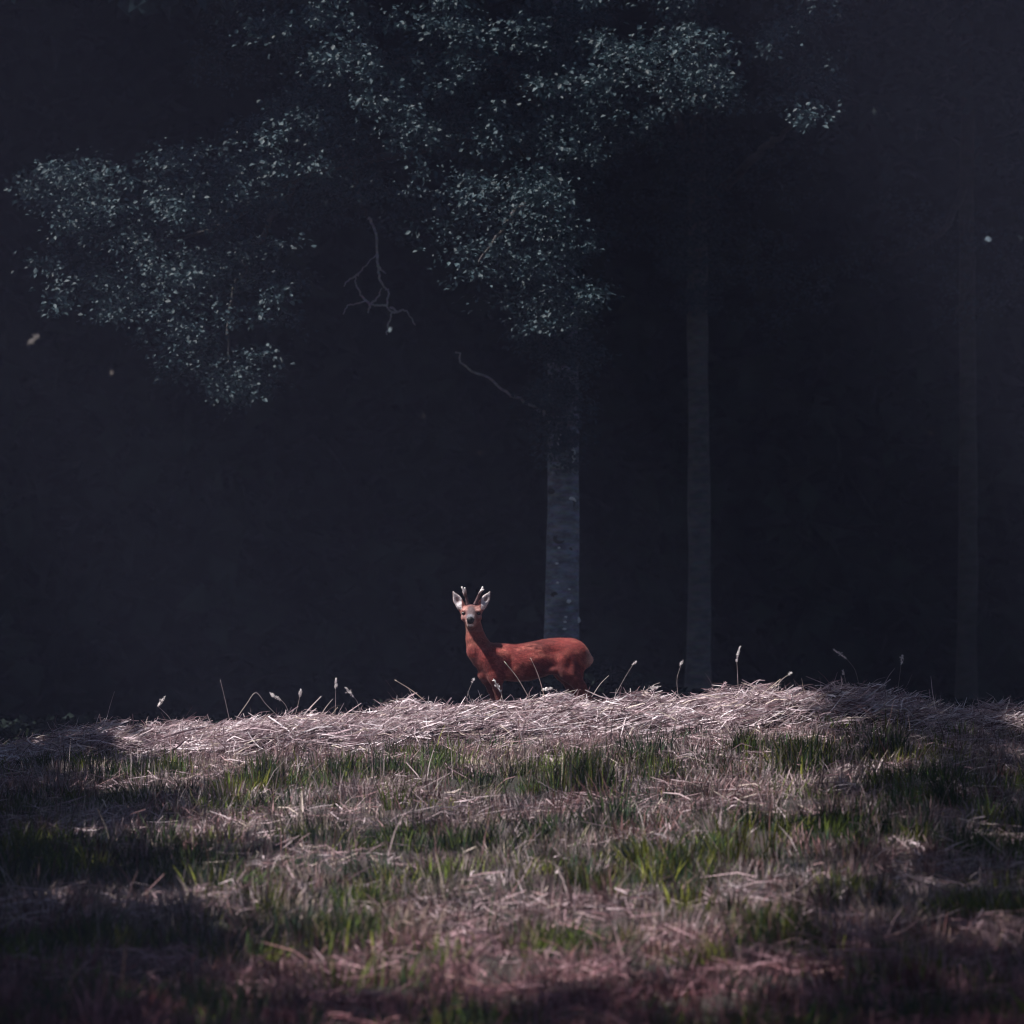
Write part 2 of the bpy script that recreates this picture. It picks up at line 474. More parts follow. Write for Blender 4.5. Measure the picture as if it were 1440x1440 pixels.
# scars, knots and lichen on the near trunk
def knot(px, py, rr, arc0, arc1, squash=1.6, off=.0, rim=None):
    c = at(px, py, D1)
    rt = .15
    dx = c[0] - (788 - 720) / FPX * D1
    ydep = D1 - math.sqrt(max(.0025, rt * rt - dx * dx)) - off
    a = np.linspace(arc0, arc1, 18)
    P = np.stack([c[0] + np.cos(a) * rr, np.full(18, ydep - .012), c[2] + np.sin(a) * rr * squash], 1)
    e = np.abs(np.linspace(-1, 1, 18))
    V, F = tube(P, .017 * (1 - .8 * e ** 2), 8)
    k = mesh_np('knot_scar', V, F, rim or M_LICHEN_LIT_RIM, trunk1, smooth=True)  # pale arc paints the lit edge of the scar
    # sunken disc inside the scar
    P2 = np.array([[c[0], ydep + .03, c[2]], [c[0], ydep - .006, c[2]]])
    V, F = tube(P2, np.array([rr * .95, rr * .8]), 14)
    V[:, 2] = c[2] + (V[:, 2] - c[2]) * squash
    mesh_np('knot', V, F, M_BARKD, trunk1, smooth=False)
knot(791, 623, .045, R(80), R(235), 1.7)
knot(802, 641, .03, R(-60), R(70), 2.6)
knot(803, 709, .045, R(20), R(190), 1.05)
knot(787, 757, .05, R(150), R(330), .8, rim=M_BARKD)
knot(775, 690, .03, R(200), R(350), .7, rim=M_BARKD)
knot(780, 838, .028, R(20), R(200), .7, rim=M_BARKD)
knot(800, 775, .025, R(0), R(180), .8, rim=M_BARKD)
def blob_mesh(c, r, seed):
    g = np.random.default_rng(seed)
    V = []; F = []
    nu, nv = 8, 5
    for j in range(nv + 1):
        th = math.pi * j / nv
        for i in range(nu):
            ph = 2 * math.pi * i / nu
            k = 1 + .25 * (g.random() - .5)
            V.append([c[0] + r[0] * math.sin(th) * math.cos(ph) * k, c[1] + r[1] * math.sin(th) * math.sin(ph) * k, c[2] + r[2] * math.cos(th)])
    for j in range(nv):
        for i in range(nu):
            F.append([j * nu + i, j * nu + (i + 1) % nu, (j + 1) * nu + (i + 1) % nu, (j + 1) * nu + i])
    return np.array(V), np.array(F)
for k, (px, py, w, h) in enumerate([(798, 846, 9, 6), (812, 872, 8, 9), (803, 796, 5, 7), (783, 793, 5, 3), (799, 829, 7, 3), (795, 868, 5, 3), (794, 875, 5, 3),
                                    (798, 815, 5, 3), (812, 748, 4, 4), (806, 757, 3, 4), (784, 820, 4, 3), (793, 885, 6, 3), (786, 771, 4, 3), (802, 778, 3, 4)]):
    c = at(px, py, D1)
    dx = c[0] - (788 - 720) / FPX * D1
    c[1] = D1 - math.sqrt(max(.001, .158 ** 2 - dx * dx))
    s = D1 / FPX * .55
    V, F = blob_mesh(c, (w * s, .018, h * s), k)
    mesh_np('lichen_patch', V, F, M_LICHEN_LIT_RIM, trunk1, smooth=True)

D2 = 54.0
b2 = px_blobs([(900, 90, 55, 35, -10.3), (975, 45, 40, 45, -10.5), (1000, 105, 45, 35, -10.4), (865, 70, 40, 35, -10.2), (830, 190, 55, 50, -1), (930, 150, 70, 40, -1.4), (1080, 60, 60, 50, -1),
               (1130, 150, 40, 25, -10.3), (780, 180, 40, 30, -10.2), (1110, 95, 50, 40, -1.5), (1190, 40, 60, 50, -1), (990, 210, 90, 50, 0), (1080, 240, 90, 60, .5), (900, 290, 80, 70, .8), (1000, 330, 100, 70, .6), (1100, 400, 80, 90, .6), (985, 400, 55, 40, -.6), (978, 435, 40, 20, -.6), (980, 330, 50, 50, -.6), (985, 250, 50, 50, -.6)] +
              [(982 + 8 * ((k * 7) % 5 - 2), 10 + 36 * k, 32, 28, -.5) for k in range(12)] * 3, D2)
h2 = px_blobs([(900, -150, 260, 160, 0), (1150, -160, 260, 170, 0), (1000, -420, 330, 220, 0), (1020, -700, 300, 200, 0)], D2)
limbs2 = [limb_px([(982, 250, 0), (950, 160, -1), (930, 120, -6), (900, 95, -10.3)], D2, .06, .010), limb_px([(982, 300, 0), (1060, 220, -1), (1100, 190, -6), (1130, 150, -10.3)], D2, .06, .010),
          limb_px([(982, 200, 0), (985, 120, -1.2), (985, 70, -6), (985, 60, -10.4)], D2, .05, .010)]
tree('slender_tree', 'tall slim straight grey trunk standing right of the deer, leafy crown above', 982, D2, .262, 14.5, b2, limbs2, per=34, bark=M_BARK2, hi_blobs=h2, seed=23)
D3 = 59.0
b3 = px_blobs([(1235, 370, 60, 40, -2), (1330, 350, 50, 35, -2), (1360, 330, 40, 30, -2), (1325, 400, 45, 30, -1.6), (1345, 450, 40, 25, -1.8), (1270, 310, 80, 40, -1), (1400, 420, 60, 60, -.5), (1440, 300, 90, 90, 0)], D3)
h3 = px_blobs([(1350, 100, 220, 150, 0), (1450, -150, 260, 200, 0), (1300, -350, 300, 220, 0), (1380, -640, 300, 200, 0)], D3)
limbs3 = [limb_px([(1360, 260, 0), (1320, 330, -1.5), (1240, 370, -2)], D3, .05, .01), limb_px([(1360, 300, 0), (1370, 380, -1), (1345, 445, -1.8)], D3, .04, .01)]
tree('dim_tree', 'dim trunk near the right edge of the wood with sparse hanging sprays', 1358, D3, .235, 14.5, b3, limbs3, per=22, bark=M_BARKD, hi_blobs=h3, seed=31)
def build_wood():
    r = np.random.default_rng(99)
    # dense mass of undergrowth and crowns behind the trees that can be told apart
    n = 14000
    x = r.uniform(-24, 24, n); y = r.uniform(64, 90, n)
    top = 15.5 + 3 * (vnoise(x, y, 4, 2) - .5)
    z = r.random(n) ** 1.15 * top
    C = np.stack([x, y, z + CAMZ - .5], 1)
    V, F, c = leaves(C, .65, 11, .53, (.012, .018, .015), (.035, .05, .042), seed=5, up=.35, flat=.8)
    # canopy added above the view to keep the sun off the trunks
    n2 = 25000
    x = r.uniform(-30, 22, n2); y = r.uniform(43.4, 92, n2)
    z = CAMZ + .1333 * np.minimum(y, 80) + 1.0 + r.random(n2) * 5
    k = (y > 47.5) | (fbm(x, y, 1.6, 77) > .56)
    x, y, z = x[k], y[k], z[k]
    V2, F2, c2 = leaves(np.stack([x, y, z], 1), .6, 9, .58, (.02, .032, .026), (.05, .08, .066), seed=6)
    n3 = 9000  # higher layer added to close the remaining sun leaks
    x = r.uniform(-36, 22, n3); y = r.uniform(47.5, 96, n3)
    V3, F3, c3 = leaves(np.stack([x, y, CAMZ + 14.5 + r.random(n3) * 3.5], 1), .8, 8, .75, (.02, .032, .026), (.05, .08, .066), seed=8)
    Vj, Fj = join([(V, F), (V2, F2), (V3, F3)])
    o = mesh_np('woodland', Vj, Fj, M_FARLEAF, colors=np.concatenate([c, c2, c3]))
    tag(o, 'dark mass of leafy wood filling the background', 'woodland', kind='stuff')
build_wood()

def build_undergrowth():
    r = np.random.default_rng(120)
    n = 2600
    x = r.uniform(-8, 8, n); y = r.uniform(44.6, 45.7, n)
    near = np.exp(-((x - .45) / .55) ** 2)
    h = (.16 + .18 * fbm(x, y, 1.1, 50) + .42 * near)
    C = np.stack([x, y, ground_z(x, y) + h * r.random(n) ** .7], 1)
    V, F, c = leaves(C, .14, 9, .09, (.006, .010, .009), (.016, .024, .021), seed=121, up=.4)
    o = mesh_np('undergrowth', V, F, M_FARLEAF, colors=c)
    tag(o, 'low dark undergrowth along the foot of the trees', 'undergrowth', kind='stuff')
build_undergrowth()

# ------------------------------------------------------------------ trees added beside the meadow, outside the view, to shade its corners
def shade_tree(label, base_xy, shades, seed, dens=52):
    bx, by = base_xy
    bz = float(ground_z(bx, by)) - .08
    root = empty('added_shade_tree', (bx, by, bz))
    tag(root, label, 'tree')
    pts = bend([(bx, by, bz), (bx + .1, by + .1, bz + 3), (bx + .2, by + .3, bz + 6.5), (bx + .1, by + .2, bz + 11)], 24)
    tp = np.linspace(0, 1, 24)
    V, F = tube(pts, .3 * (1 - .85 * tp) + .12 * np.exp(-tp * 20), 16, .06, seed)
    mesh_np('trunk', V, F, M_BARKD, root, smooth=True)
    blobs = []
    for (gx, gy, r0, h) in shades:
        g = np.array([gx, gy, float(ground_z(gx, gy))])
        c = g + S * (h / S[2])
        blobs.append((c[0], c[1], c[2], r0, r0, r0 * .6))
        V, F = tube(bend([(bx + .1, by + .15, bz + min(h - 1.5, 7)), ((bx + c[0]) / 2, (by + c[1]) / 2, c[2] - .2), tuple(c)], 14), np.linspace(.09, .02, 14), 8, .1, seed)
        mesh_np('limb', V, F, M_BARKD, root, smooth=True)
    C = blob_centers(blobs, dens, seed)
    V, F, c = leaves(C, .26, 9, .17, LEAF_LO, LEAF_HI, seed=seed)
    Vb, Fb, cb = leaves(blob_centers([(bx, by, bz + 9, 3.2, 3.2, 3.0)], 30, seed + 1), .35, 10, .22, LEAF_LO, LEAF_HI, seed=seed + 2)
    Vj, Fj = join([(V, F), (Vb, Fb)])
    mesh_np('crown', Vj, Fj, M_LEAF, root, colors=np.concatenate([c, cb]))
shade_tree('broad tree added left of the meadow, outside the picture, shading its left corner', (-13.5, 28),
           [(-4.1, 34.5, .95, 8.5), (-3.9, 33.4, .75, 8.5), (-3.9, 32.0, 1.15, 8.5), (-3.7, 30.2, 1.25, 8.5), (-3.35, 28.4, 1.25, 9), (-3.15, 26.6, 1.4, 9), (-3.0, 24.8, 1.4, 9), (-2.8, 23.0, 1.35, 9), (-2.6, 21.2, 1.3, 9), (-2.6, 19.4, 1.3, 9), (-1.9, 17.4, 1.0, 9), (-1.8, 15.6, 1.2, 9), (-1.5, 14.2, 1.0, 9), (-1.3, 12.4, 1.0, 9), (-1.2, 10.6, 1.0, 9), (-1.3, 9.2, .9, 9), (-1.2, 8.0, .9, 9), (-1.2, 7.0, .9, 9), (-1.0, 6.0, .8, 9)], 51)
shade_tree('tall tree added left of the meadow, outside the picture, shading its right corner', (-14.5, 17),
           [(2.80, 34.4, .75, 13), (3.45, 34.5, .9, 13), (2.85, 33.5, .75, 13), (3.10, 32.6, 1.05, 13.2), (2.95, 30.7, 1.15, 13.4), (2.85, 28.8, 1.15, 13), (2.70, 27.0, 1.2, 13), (2.55, 25.2, 1.2, 13), (2.40, 23.4, 1.2, 12.6), (2.25, 21.6, 1.2, 12.4), (2.05, 19.8, 1.3, 12.4), (2.20, 17.8, 1.2, 12.2), (2.00, 15.8, 1.2, 12), (1.60, 14.2, 1.1, 12), (1.40, 12.4, 1.0, 12), (1.30, 10.6, 1.0, 12), (1.4, 9.2, .9, 12), (1.2, 8.0, .9, 12), (1.2, 7.0, .9, 12), (1.0, 6.0, .8, 12)], 52)

shade_tree('thin crowned tree added left of the camera, outside the picture, dappling the near grass', (-14, 11),
           [(-.9, 19.9, 1.5, 10), (.6, 19.6, 1.5, 10), (1.7, 20.6, 1.3, 10), (-.2, 18.0, 1.5, 10), (1.3, 18.0, 1.4, 10), (-1.6, 21.8, .9, 10)], 53, 17)

# ------------------------------------------------------------------ trees added along both sides of the clearing, outside the view, to deepen the shade
def added_edge_tree(label, x0, y0, blobs, seed):
    z0 = float(ground_z(x0, y0)) - .08
    root = empty('added_edge_tree', (x0, y0, z0))
    tag(root, label, 'tree', 'added trees along the sides of the clearing')
    top = max(b[2] for b in blobs)
    V, F = tube(bend([(x0, y0, z0), (x0 + .08, y0, z0 + 3), (x0, y0 + .1, top)], 16), np.linspace(.2, .04, 16), 12, .06, seed)
    mesh_np('trunk', V, F, M_BARKD, root, smooth=True)
    r = np.random.default_rng(seed)
    C = blob_centers(blobs, 16, seed)
    V, F, c = leaves(C, .38, 14, .24, LEAF_LO, LEAF_HI, seed=seed, up=.4, flat=.9)
    mesh_np('crown', V, F, M_LEAF, root, colors=c)
for k, yy in enumerate(np.arange(7.5, 36.1, 3.55)):
    gz = float(ground_z(-6, yy))
    xe = np.interp(yy, [8, 20, 30, 34, 36], [-4.0, -4.05, -4.75, -5.85, -6.9]) - 1.25       # the leafy edge stands 1.25 m nearer than the stems
    added_edge_tree('leafy tree added at the left side of the clearing, outside the picture', xe - .8, yy,
              [(xe + r_, yy + q, gz + h, 1.3, 2.0, .95) for (r_, q, h) in ((0, 0, .9), (-.1, .3, 2.3), (0, -.3, 3.6), (-.1, .2, 4.8), (-.3, 0, 5.9), (-1.2, 0, 7.2))], 700 + k)
for k, yy in enumerate(np.arange(8, 36.1, 4.0)):
    gz = float(ground_z(5, yy))
    xe = np.interp(yy, [8, 20, 34, 36], [3.6, 4.3, 5.2, 5.4])
    added_edge_tree('leafy tree added at the right side of the clearing, outside the picture', xe + 2.2, yy,
              [(xe + r_, yy + q, gz + h, 1.5, 2.2, 1.0) for (r_, q, h) in ((1.4, 0, .9), (1.3, .3, 2.4), (1.0, -.3, 3.9), (.6, .2, 5.6), (0, 0, 7.0), (-.5, .3, 8.2), (1.2, 0, 8.6))], 730 + k)

# ------------------------------------------------------------------ meadow: hay windrow
CX = np.array([-60, 60, 120, 200, 300, 400, 500, 560, 620, 700, 780, 850, 950, 1050, 1150, 1200, 1260, 1330, 1400, 1500])
CY = 8 + np.array([1048, 1035, 1020, 1012, 1008, 1003, 997, 988, 981, 983, 981, 978, 973, 967, 959, 957, 964, 978, 989, 1000])
WD = 34.25
def crest_z(x):
    px = 720 + x / WD * FPX
    return CAMZ + (HOR - np.interp(px, CX, CY)) / FPX * WD

HALF = .72
def row_surf(x, t):
    """windrow cross-section, t in [-1,1] from the near toe to the far toe"""
    y = WD + t * HALF + (vnoise(x, x * 0, .7, 4) - .5) * .18
    g = ground_z(x, y)
    h = crest_z(x) - ground_z(x, WD + x * 0)
    z = g + np.maximum(h, .05) * np.maximum(0, 1 - np.abs(t) ** 2.1) * (.80 + .85 * (fbm(x, y, .26, 9) - .42))
    return y, z

hay = empty('hay_windrow', (0, WD, float(ground_z(0, WD))))
tag(hay, 'long low ridge of pale cut hay the deer stands behind', 'hay')
xs = np.linspace(-6.2, 6.2, 200); ts = np.linspace(-1.02, 1.02, 17)
X, T = np.meshgrid(xs, ts, indexing='ij')
Y, Z = row_surf(X, T)
V = np.stack([X, Y, Z - .035], -1).reshape(-1, 3)
i, j = np.meshgrid(np.arange(199), np.arange(16), indexing='ij')
a = (i * 17 + j).ravel()
mesh_np('mound', V, np.stack([a, a + 17, a + 18, a + 1], 1), plain('packed_hay_gap_shade', (.050, .034, .034), .95, .1, 35, .5), hay, smooth=True)  # core coloured dark so the gaps between straws look shaded

STRAW = np.array([(.74, .63, .67), (.62, .50, .54), (.48, .36, .40), (.30, .20, .22), (.15, .09, .10), (.62, .52, .46), (.80, .73, .78)])
STRAW_P = np.array([.18, .16, .15, .16, .18, .07, .10])
def straw_mesh(name, n, P0, dirs, length, width, sag, parent, k=4, seed=0, pal=STRAW, pp=STRAW_P, mat=None):
    r = np.random.default_rng(seed)
    t = np.linspace(-.5, .5, k)
    bendv = unit(r.normal(size=(n, 3)))
    P = P0[:, None, :] + dirs[:, None, :] * (t[None, :] * length[:, None])[:, :, None]
    P = P + bendv[:, None, :] * ((.25 - t ** 2)[None, :] * (length * sag * r.normal(size=n))[:, None])[:, :, None]
    kink = r.normal(size=(n, k, 3)) * (length * .02)[:, None, None]
    P += kink
    W = unit(np.cross(dirs, r.normal(size=(n, 3))))
    wd = width[:, None] * (1 - .45 * np.abs(t * 2)[None, :] ** 2)
    V, F = strips(P, W, wd)
    ci = r.choice(len(pal), n, p=pp)
    c = pal[ci] * (.75 + .4 * r.random((n, 1)))
    return mesh_np(name, V, F, mat or M_STRAW, parent, colors=np.repeat(c, 2 * k, 0))

n = 36000
r = np.random.default_rng(21)
x = r.uniform(-5.8, 5.8, n)
t = np.clip(r.normal(-.25, .48, n), -1, 1)
y, z = row_surf(x, t)
# stems lie in swirls that share a lay
ang = (fbm(x, y * 1.5, .6, 12) - .5) * 2.6 + r.normal(size=n) * .95 + .12
el = r.normal(size=n) * .24 + .02
dirs = np.stack([np.cos(ang) * np.cos(el), np.sin(ang) * np.cos(el) * .8, np.sin(el) + .16 * np.cos(ang)], 1)
P0 = np.stack([x, y, z + np.abs(r.normal(size=n)) * .022 - .012], 1)
o = straw_mesh('straw', n, P0, unit(dirs), np.minimum(np.exp(r.normal(-1.85, .5, n)), np.where(t > -.35, .22, .40)), np.exp(r.normal(-5.2, .45, n)), .45, hay, 4, 22)
o['kind'] = 'stuff'
# ragged ends poking up out of the crest
n = 4200
x = r.uniform(-5.2, 5.2, n); t = r.normal(-.25, .42, n); y, z = row_surf(x, t)
d = unit(np.stack([r.normal(size=n), r.normal(size=n) * .5, np.abs(r.normal(size=n)) * .5 + .12], 1))
L = np.exp(r.normal(-2.35, .40, n))
o = straw_mesh('straw_ends', n, np.stack([x, y, z], 1) + d * L[:, None] * .35, d, L, r.uniform(.003, .007, n), .35, hay, 4, 23)
o['kind'] = 'stuff'

# ------------------------------------------------------------------ meadow: stubble, green grass, litter
def dryness(x, y):
    """1 = bleached dry swath, 0 = green"""
    b = np.zeros_like(x)
    yy = y + (fbm(x, y, 2.2, 30) - .5) * 1.0
    for (c, w, a) in [(28.3, .45, .7), (23.7, .5, .55), (21.0, .5, .3), (31.6, .9, .3), (33.0, .5, .3), (18.8, .7, .2)]:
        b += a * np.exp(-((yy - c) / w) ** 2)
    for (c, w, a) in [(30.2, .7, .10), (26.2, .8, .18), (22.3, .55, .12)]:
        b -= a * np.exp(-((yy - c) / w) ** 2)
    return np.clip(.60 + b * .8 + (fbm(x, y * .8, .45, 33) - .5) * 2.2, 0, 1)

DRY = np.array([(.64, .53, .55), (.50, .385, .395), (.38, .24, .25), (.29, .15, .15), (.19, .10, .10), (.56, .46, .38)])
GRN = np.array([(.045, .088, .030), (.075, .130, .032), (.15, .20, .030), (.045, .080, .045), (.24, .25, .04)])
def blade_mesh(name, x, y, h, w, dry, lean, seed, parent=None, z=None):
    r = np.random.default_rng(seed)
    n = len(x)
    z = ground_z(x, y) - .008 if z is None else z
    a = r.uniform(0, 2 * np.pi, n)
    l = lean * np.abs(r.normal(size=n)) * h
    D = np.stack([np.cos(a) * l, np.sin(a) * l, h], 1)
    B = np.stack([x, y, z], 1)
    P = np.stack([B, B + D * np.array([.42, .42, .58]), B + D], 1)
    fa = r.normal(size=n) * .9                                     # blade faces mostly across the slope
    W = np.stack([np.cos(fa), np.sin(fa), 0 * fa], 1)
    wd = np.stack([w, w * .8, w * .12], 1)
    V, F = strips(P, W, wd)
    isd = r.random(n) < dry
    c = np.where(isd[:, None], DRY[np.clip(r.choice(6, n, p=[.2, .24, .2, .14, .1, .12]), 0, 5)], GRN[r.choice(5, n)])
    warm = np.clip((23 - y) / 4, 0, 1)[:, None]                    # the nearest strip of stubble is russet
    c = np.where(isd[:, None], c * (1 - warm * np.array([.22, .58, .52])), c)
    c = c * (.30 + .6 * r.random((n, 1)) ** 1.5)
    cv = np.repeat(c[:, None, :], 3, 1)
    cv = cv.reshape(-1, 3)
    return mesh_np(name, V, F, M_GRASS, parent, colors=np.repeat(cv, 2, 0))

def field(n, y0, y1, extra, seed):
    r = np.random.default_rng(seed)
    u = r.random(n)
    y = y0 + (y1 - y0) * u ** .9
    x = (r.random(n) * 2 - 1) * (y * .1 + extra)
    return x, y
n = 60000
x, y = field(n, 16.5, 34.2, 1.3, 61)
dr = dryness(x, y)
clump = fbm(x, y, .28, 40)
keep = clump > .40 - .1 * dr
x, y, dr, clump = x[keep], y[keep], dr[keep], clump[keep]
r = np.random.default_rng(62)
h = np.exp(r.normal(-2.75, .38, len(x))) * (.75 + .9 * clump) * (1.25 - .45 * dr)
o = blade_mesh('stubble_grass', x, y, h, r.uniform(.003, .0075, len(x)), np.clip(dr * 1.25 - .05, .06, .97), .5, 63)
tag(o, 'short mown stubble of dry and green grass covering the slope', 'grass', kind='stuff')
# tussocks: brushes of blades that share a lean and a colour
nt_ = 4200
x, y = field(nt_, 16.8, 33.7, 1.0, 161)
r = np.random.default_rng(162)
dr = dryness(x, y)
keep = r.random(nt_) < .35 + .65 * fbm(x, y, .5, 90)
x, y, dr = x[keep], y[keep], dr[keep]; nt_ = len(x)
nb = 40
isd = r.random(nt_) < np.clip(dr * 1.5 - .2, .08, .95)
tone = DRY[r.choice(6, nt_, p=[.26, .24, .18, .14, .06, .12])]
tone = np.where(isd[:, None], tone, GRN[r.choice(5, nt_)])
warm = np.clip((24 - y) / 4, 0, 1)[:, None]
tone = np.where(isd[:, None], tone * (1 - warm * np.array([.22, .58, .52])), tone)
hh = np.exp(r.normal(-2.25, .3, nt_)) * np.where(isd, .9, 1.25)
rad = r.uniform(.03, .10, nt_)
la = r.uniform(0, 2 * np.pi, nt_); lm = np.abs(r.normal(size=nt_)) * .35
N_ = nt_ * nb
X = np.repeat(x, nb) + r.normal(size=N_) * np.repeat(rad, nb); Y = np.repeat(y, nb) + r.normal(size=N_) * np.repeat(rad, nb) * .8
H = np.repeat(hh, nb) * r.uniform(.5, 1.1, N_)
B = np.stack([X, Y, ground_z(X, Y) - .01], 1)
fan = np.stack([(X - np.repeat(x, nb)), (Y - np.repeat(y, nb)), 0 * X], 1) / np.repeat(rad, nb)[:, None] * .28
D = unit(np.stack([np.repeat(np.cos(la) * lm, nb), np.repeat(np.sin(la) * lm, nb), np.ones(N_)], 1) + fan + r.normal(size=(N_, 3)) * .16) * H[:, None]
P = np.stack([B, B + D * np.array([.5, .5, .62]), B + D], 1)
fa = r.normal(size=N_) * .9
w_ = r.uniform(.004, .009, N_)
V, F = strips(P, np.stack([np.cos(fa), np.sin(fa), 0 * fa], 1), np.stack([w_, w_ * .8, w_ * .15], 1))
c = np.repeat(tone * r.uniform(.35, 1.15, (nt_, 1)), nb, 0) * (.5 + .65 * r.random((N_, 1)) ** 1.4)
o = mesh_np('tussock_grass', V, F, M_GRASS, colors=np.repeat(c, 6, 0))
tag(o, 'brushy little tussocks of dry and green grass over the slope', 'grass', kind='stuff')
# wider meadow round about
n = 52000
r = np.random.default_rng(64)
x = r.normal(size=n) * 5.5; y = r.uniform(6, 44, n)
k = (np.abs(x) > y * .1 + 1.2) | (y < 16.5) | (y > 35)
x, y = x[k], y[k]
o = blade_mesh('meadow_grass', x, y, np.exp(r.normal(-2.5, .35, len(x))), r.uniform(.006, .012, len(x)), np.clip(dryness(x, y), .1, .9), .5, 65)
tag(o, 'thinner mown grass around the edges of the meadow', 'grass', kind='stuff')
# loose straws left by the mower
n = 90000
x, y = field(n, 16.5, 34.0, 1.0, 66)
dr = dryness(x, y)
r = np.random.default_rng(67)
k = r.random(n) < np.clip(dr * 1.5 - .95, .01, .6)
x, y = x[k], y[k]; n = len(x)
ang = r.normal(size=n) * 1.1; el = r.normal(size=n) * .3
d = np.stack([np.cos(ang) * np.cos(el), np.sin(ang) * np.cos(el), np.sin(el)], 1)
warm = np.clip((24 - y) / 4, 0, 1)
o = straw_mesh('straw_litter', n, np.stack([x, y, ground_z(x, y) + .02 + np.abs(r.normal(size=n)) * .025], 1), d, np.exp(r.normal(-2.2, .5, n)), r.uniform(.003, .008, n), .5, None, 3, 68,
               pal=np.array([(.62, .50, .54), (.52, .39, .42), (.42, .28, .31), (.30, .17, .18), (.55, .45, .40)]), pp=np.array([.2, .25, .25, .2, .1]))
_a = o.data.color_attributes['Col']; _c = np.empty(len(o.data.vertices) * 4, np.float32); _a.data.foreach_get('color', _c)
_c = _c.reshape(-1, 4); _c[:, :3] *= 1 - np.repeat(warm, 6)[:, None] * np.array([.25, .55, .50]); _a.data.foreach_set('color', _c.ravel())
tag(o, 'loose bleached straws scattered in bands over the slope', 'straw', kind='stuff')
# taller dry wisps standing out of the stubble
n = 900
x, y = field(n, 17, 33.6, .3, 70)
r = np.random.default_rng(71)
o = blade_mesh('dry_wisps', x, y, r.uniform(.12, .30, n), r.uniform(.004, .008, n), np.full(n, .96), .45, 72)
tag(o, 'thin pale wisps of dead grass standing above the stubble', 'grass', kind='stuff')

# green tufts that can be told apart
TUFTS = [(372, 1108, 70, .26, 300, 'dark green grass tuft below the hay, left of the deer'),
         (482, 1098, 40, .22, 200, 'small dark green tuft below the hay, between the left tuft and the deer'),
         (625, 1082, 45, .17, 180, 'low green tuft at the foot of the hay under the deer'),
         (822, 1112, 75, .30, 620, 'large bright green grass tuft just right of and below the deer'),
         (925, 1095, 55, .20, 260, 'green tuft right of the large bright one'),
         (1048, 1062, 40, .20, 220, 'narrow dark green tuft touching the hay at right'),
         (1135, 1085, 85, .27, 620, 'broad green tuft under the right end of the hay'),
         (1245, 1070, 60, .24, 300, 'shaded dark green tuft at the right edge of the sunlit hay'),
         (240, 1095, 60, .2, 240, 'dark tuft in the shade at the left end of the hay'),
         (955, 1225, 70, .17, 240, 'yellow green tuft on the slope right of centre'),
         (1090, 1320, 110, .2, 420, 'dark green patch low on the slope at right'),
         (480, 1330, 110, .2, 380, 'dark green patch low on the slope at left')]
for k, (px, py, rw, hh, nb, lab) in enumerate(TUFTS):
    c = on_ground(px, py)
    root = empty('grass_tuft', tuple(c))
    tag(root, lab, 'grass tuft', 'green tufts in the mown slope')
    r = np.random.default_rng(200 + k)
    rx = rw / FPX * c[1] * .62
    x = c[0] + r.normal(size=nb) * rx * .55; y = c[1] + r.normal(size=nb) * .16
    h = hh * r.uniform(.45, 1.0, nb) * np.exp(-((x - c[0]) / rx) ** 2 * .35)
    blade_mesh('blades', x, y, h, r.uniform(.005, .010, nb), np.full(nb, .10), .32, 300 + k, root)['kind'] = 'stuff'
    nb2 = nb // 9
    x = c[0] + r.normal(size=nb2) * rx * .6; y = c[1] - .1 + r.normal(size=nb2) * .14
    blade_mesh('dry_blades', x, y, hh * r.uniform(.4, .9, nb2), r.uniform(.004, .008, nb2), np.full(nb2, .97), .35, 330 + k, root)['kind'] = 'stuff'

# single stalks that stand against the dark wood
def stalk(label, path, head=None, w=.004, d=34.3, knob=False, colr=(.55, .47, .46)):
    P = bend([at(px, py, d) for (px, py) in path], 4 * len(path))
    base = P[0].copy()
    root = empty('hay_stalk', tuple(base))
    tag(root, label, 'stalk', 'single stalks standing out of the hay')
    tp = np.linspace(0, 1, len(P))
    V, F = tube(P, w * .5 * (1 - .4 * tp), 6)
    mesh_np('stem', V, F, M_STRAW, root, colors=np.tile(np.array(colr), (len(V), 1)))
    if head is not None:
        A, B = at(*head[0], d), at(*head[1], d)
        r = np.random.default_rng(int(head[0][0] * 7 + head[0][1]))
        m = 44 if not knob else 18
        f = r.random(m)
        ax = unit(B - A)
        Pc = A + (B - A) * f[:, None] + r.normal(size=(m, 3)) * .0055 * np.sin(np.pi * np.clip(f * .8 + .15, 0, 1))[:, None] * (1 if not knob else .8)
        dr_ = unit(ax + r.normal(size=(m, 3)) * .7)
        ln = np.full(m, .020)
        pts = Pc[:, None, :] + dr_[:, None, :] * (np.array([-.5, 0, .5])[None, :] * ln[:, None])[:, :, None]
        Wd = unit(np.cross(dr_, r.normal(size=(m, 3))))
        V, F = strips(pts, Wd, np.tile(np.array([.0015, .007, .0008]), (m, 1)))
        L = np.linalg.norm(B - A)
        V2, F2 = tube(np.array([A, A + (B - A) * .3, A + (B - A) * .7, B]), np.array([.0015, .003, .003, .001]), 6)
        V, F = join([(V, F), (V2, F2)])
        mesh_np('seed_head', V, F, M_STRAW, root, colors=np.array([.82, .77, .78]) * (.85 + .3 * r.random((len(V), 1))))
stalk('thin straight leaning stalk, tallest at the left of the hay', [(323, 1012), (317, 985), (310, 956)])
stalk('short stalk with a folded leaf tip at the far left hay', [(244, 1018), (236, 1006), (222, 993)], ((222, 993), (232, 980)), .004)
stalk('stalk bent double into a peak at the left of the hay', [(333, 1010), (347, 990), (360, 974), (374, 990), (390, 1006)], None, .005)
stalk('leaning stalk with beaded seed head left of the tall straws', [(408, 1008), (402, 992), (393, 982)], ((394, 984), (379, 974)), .004)
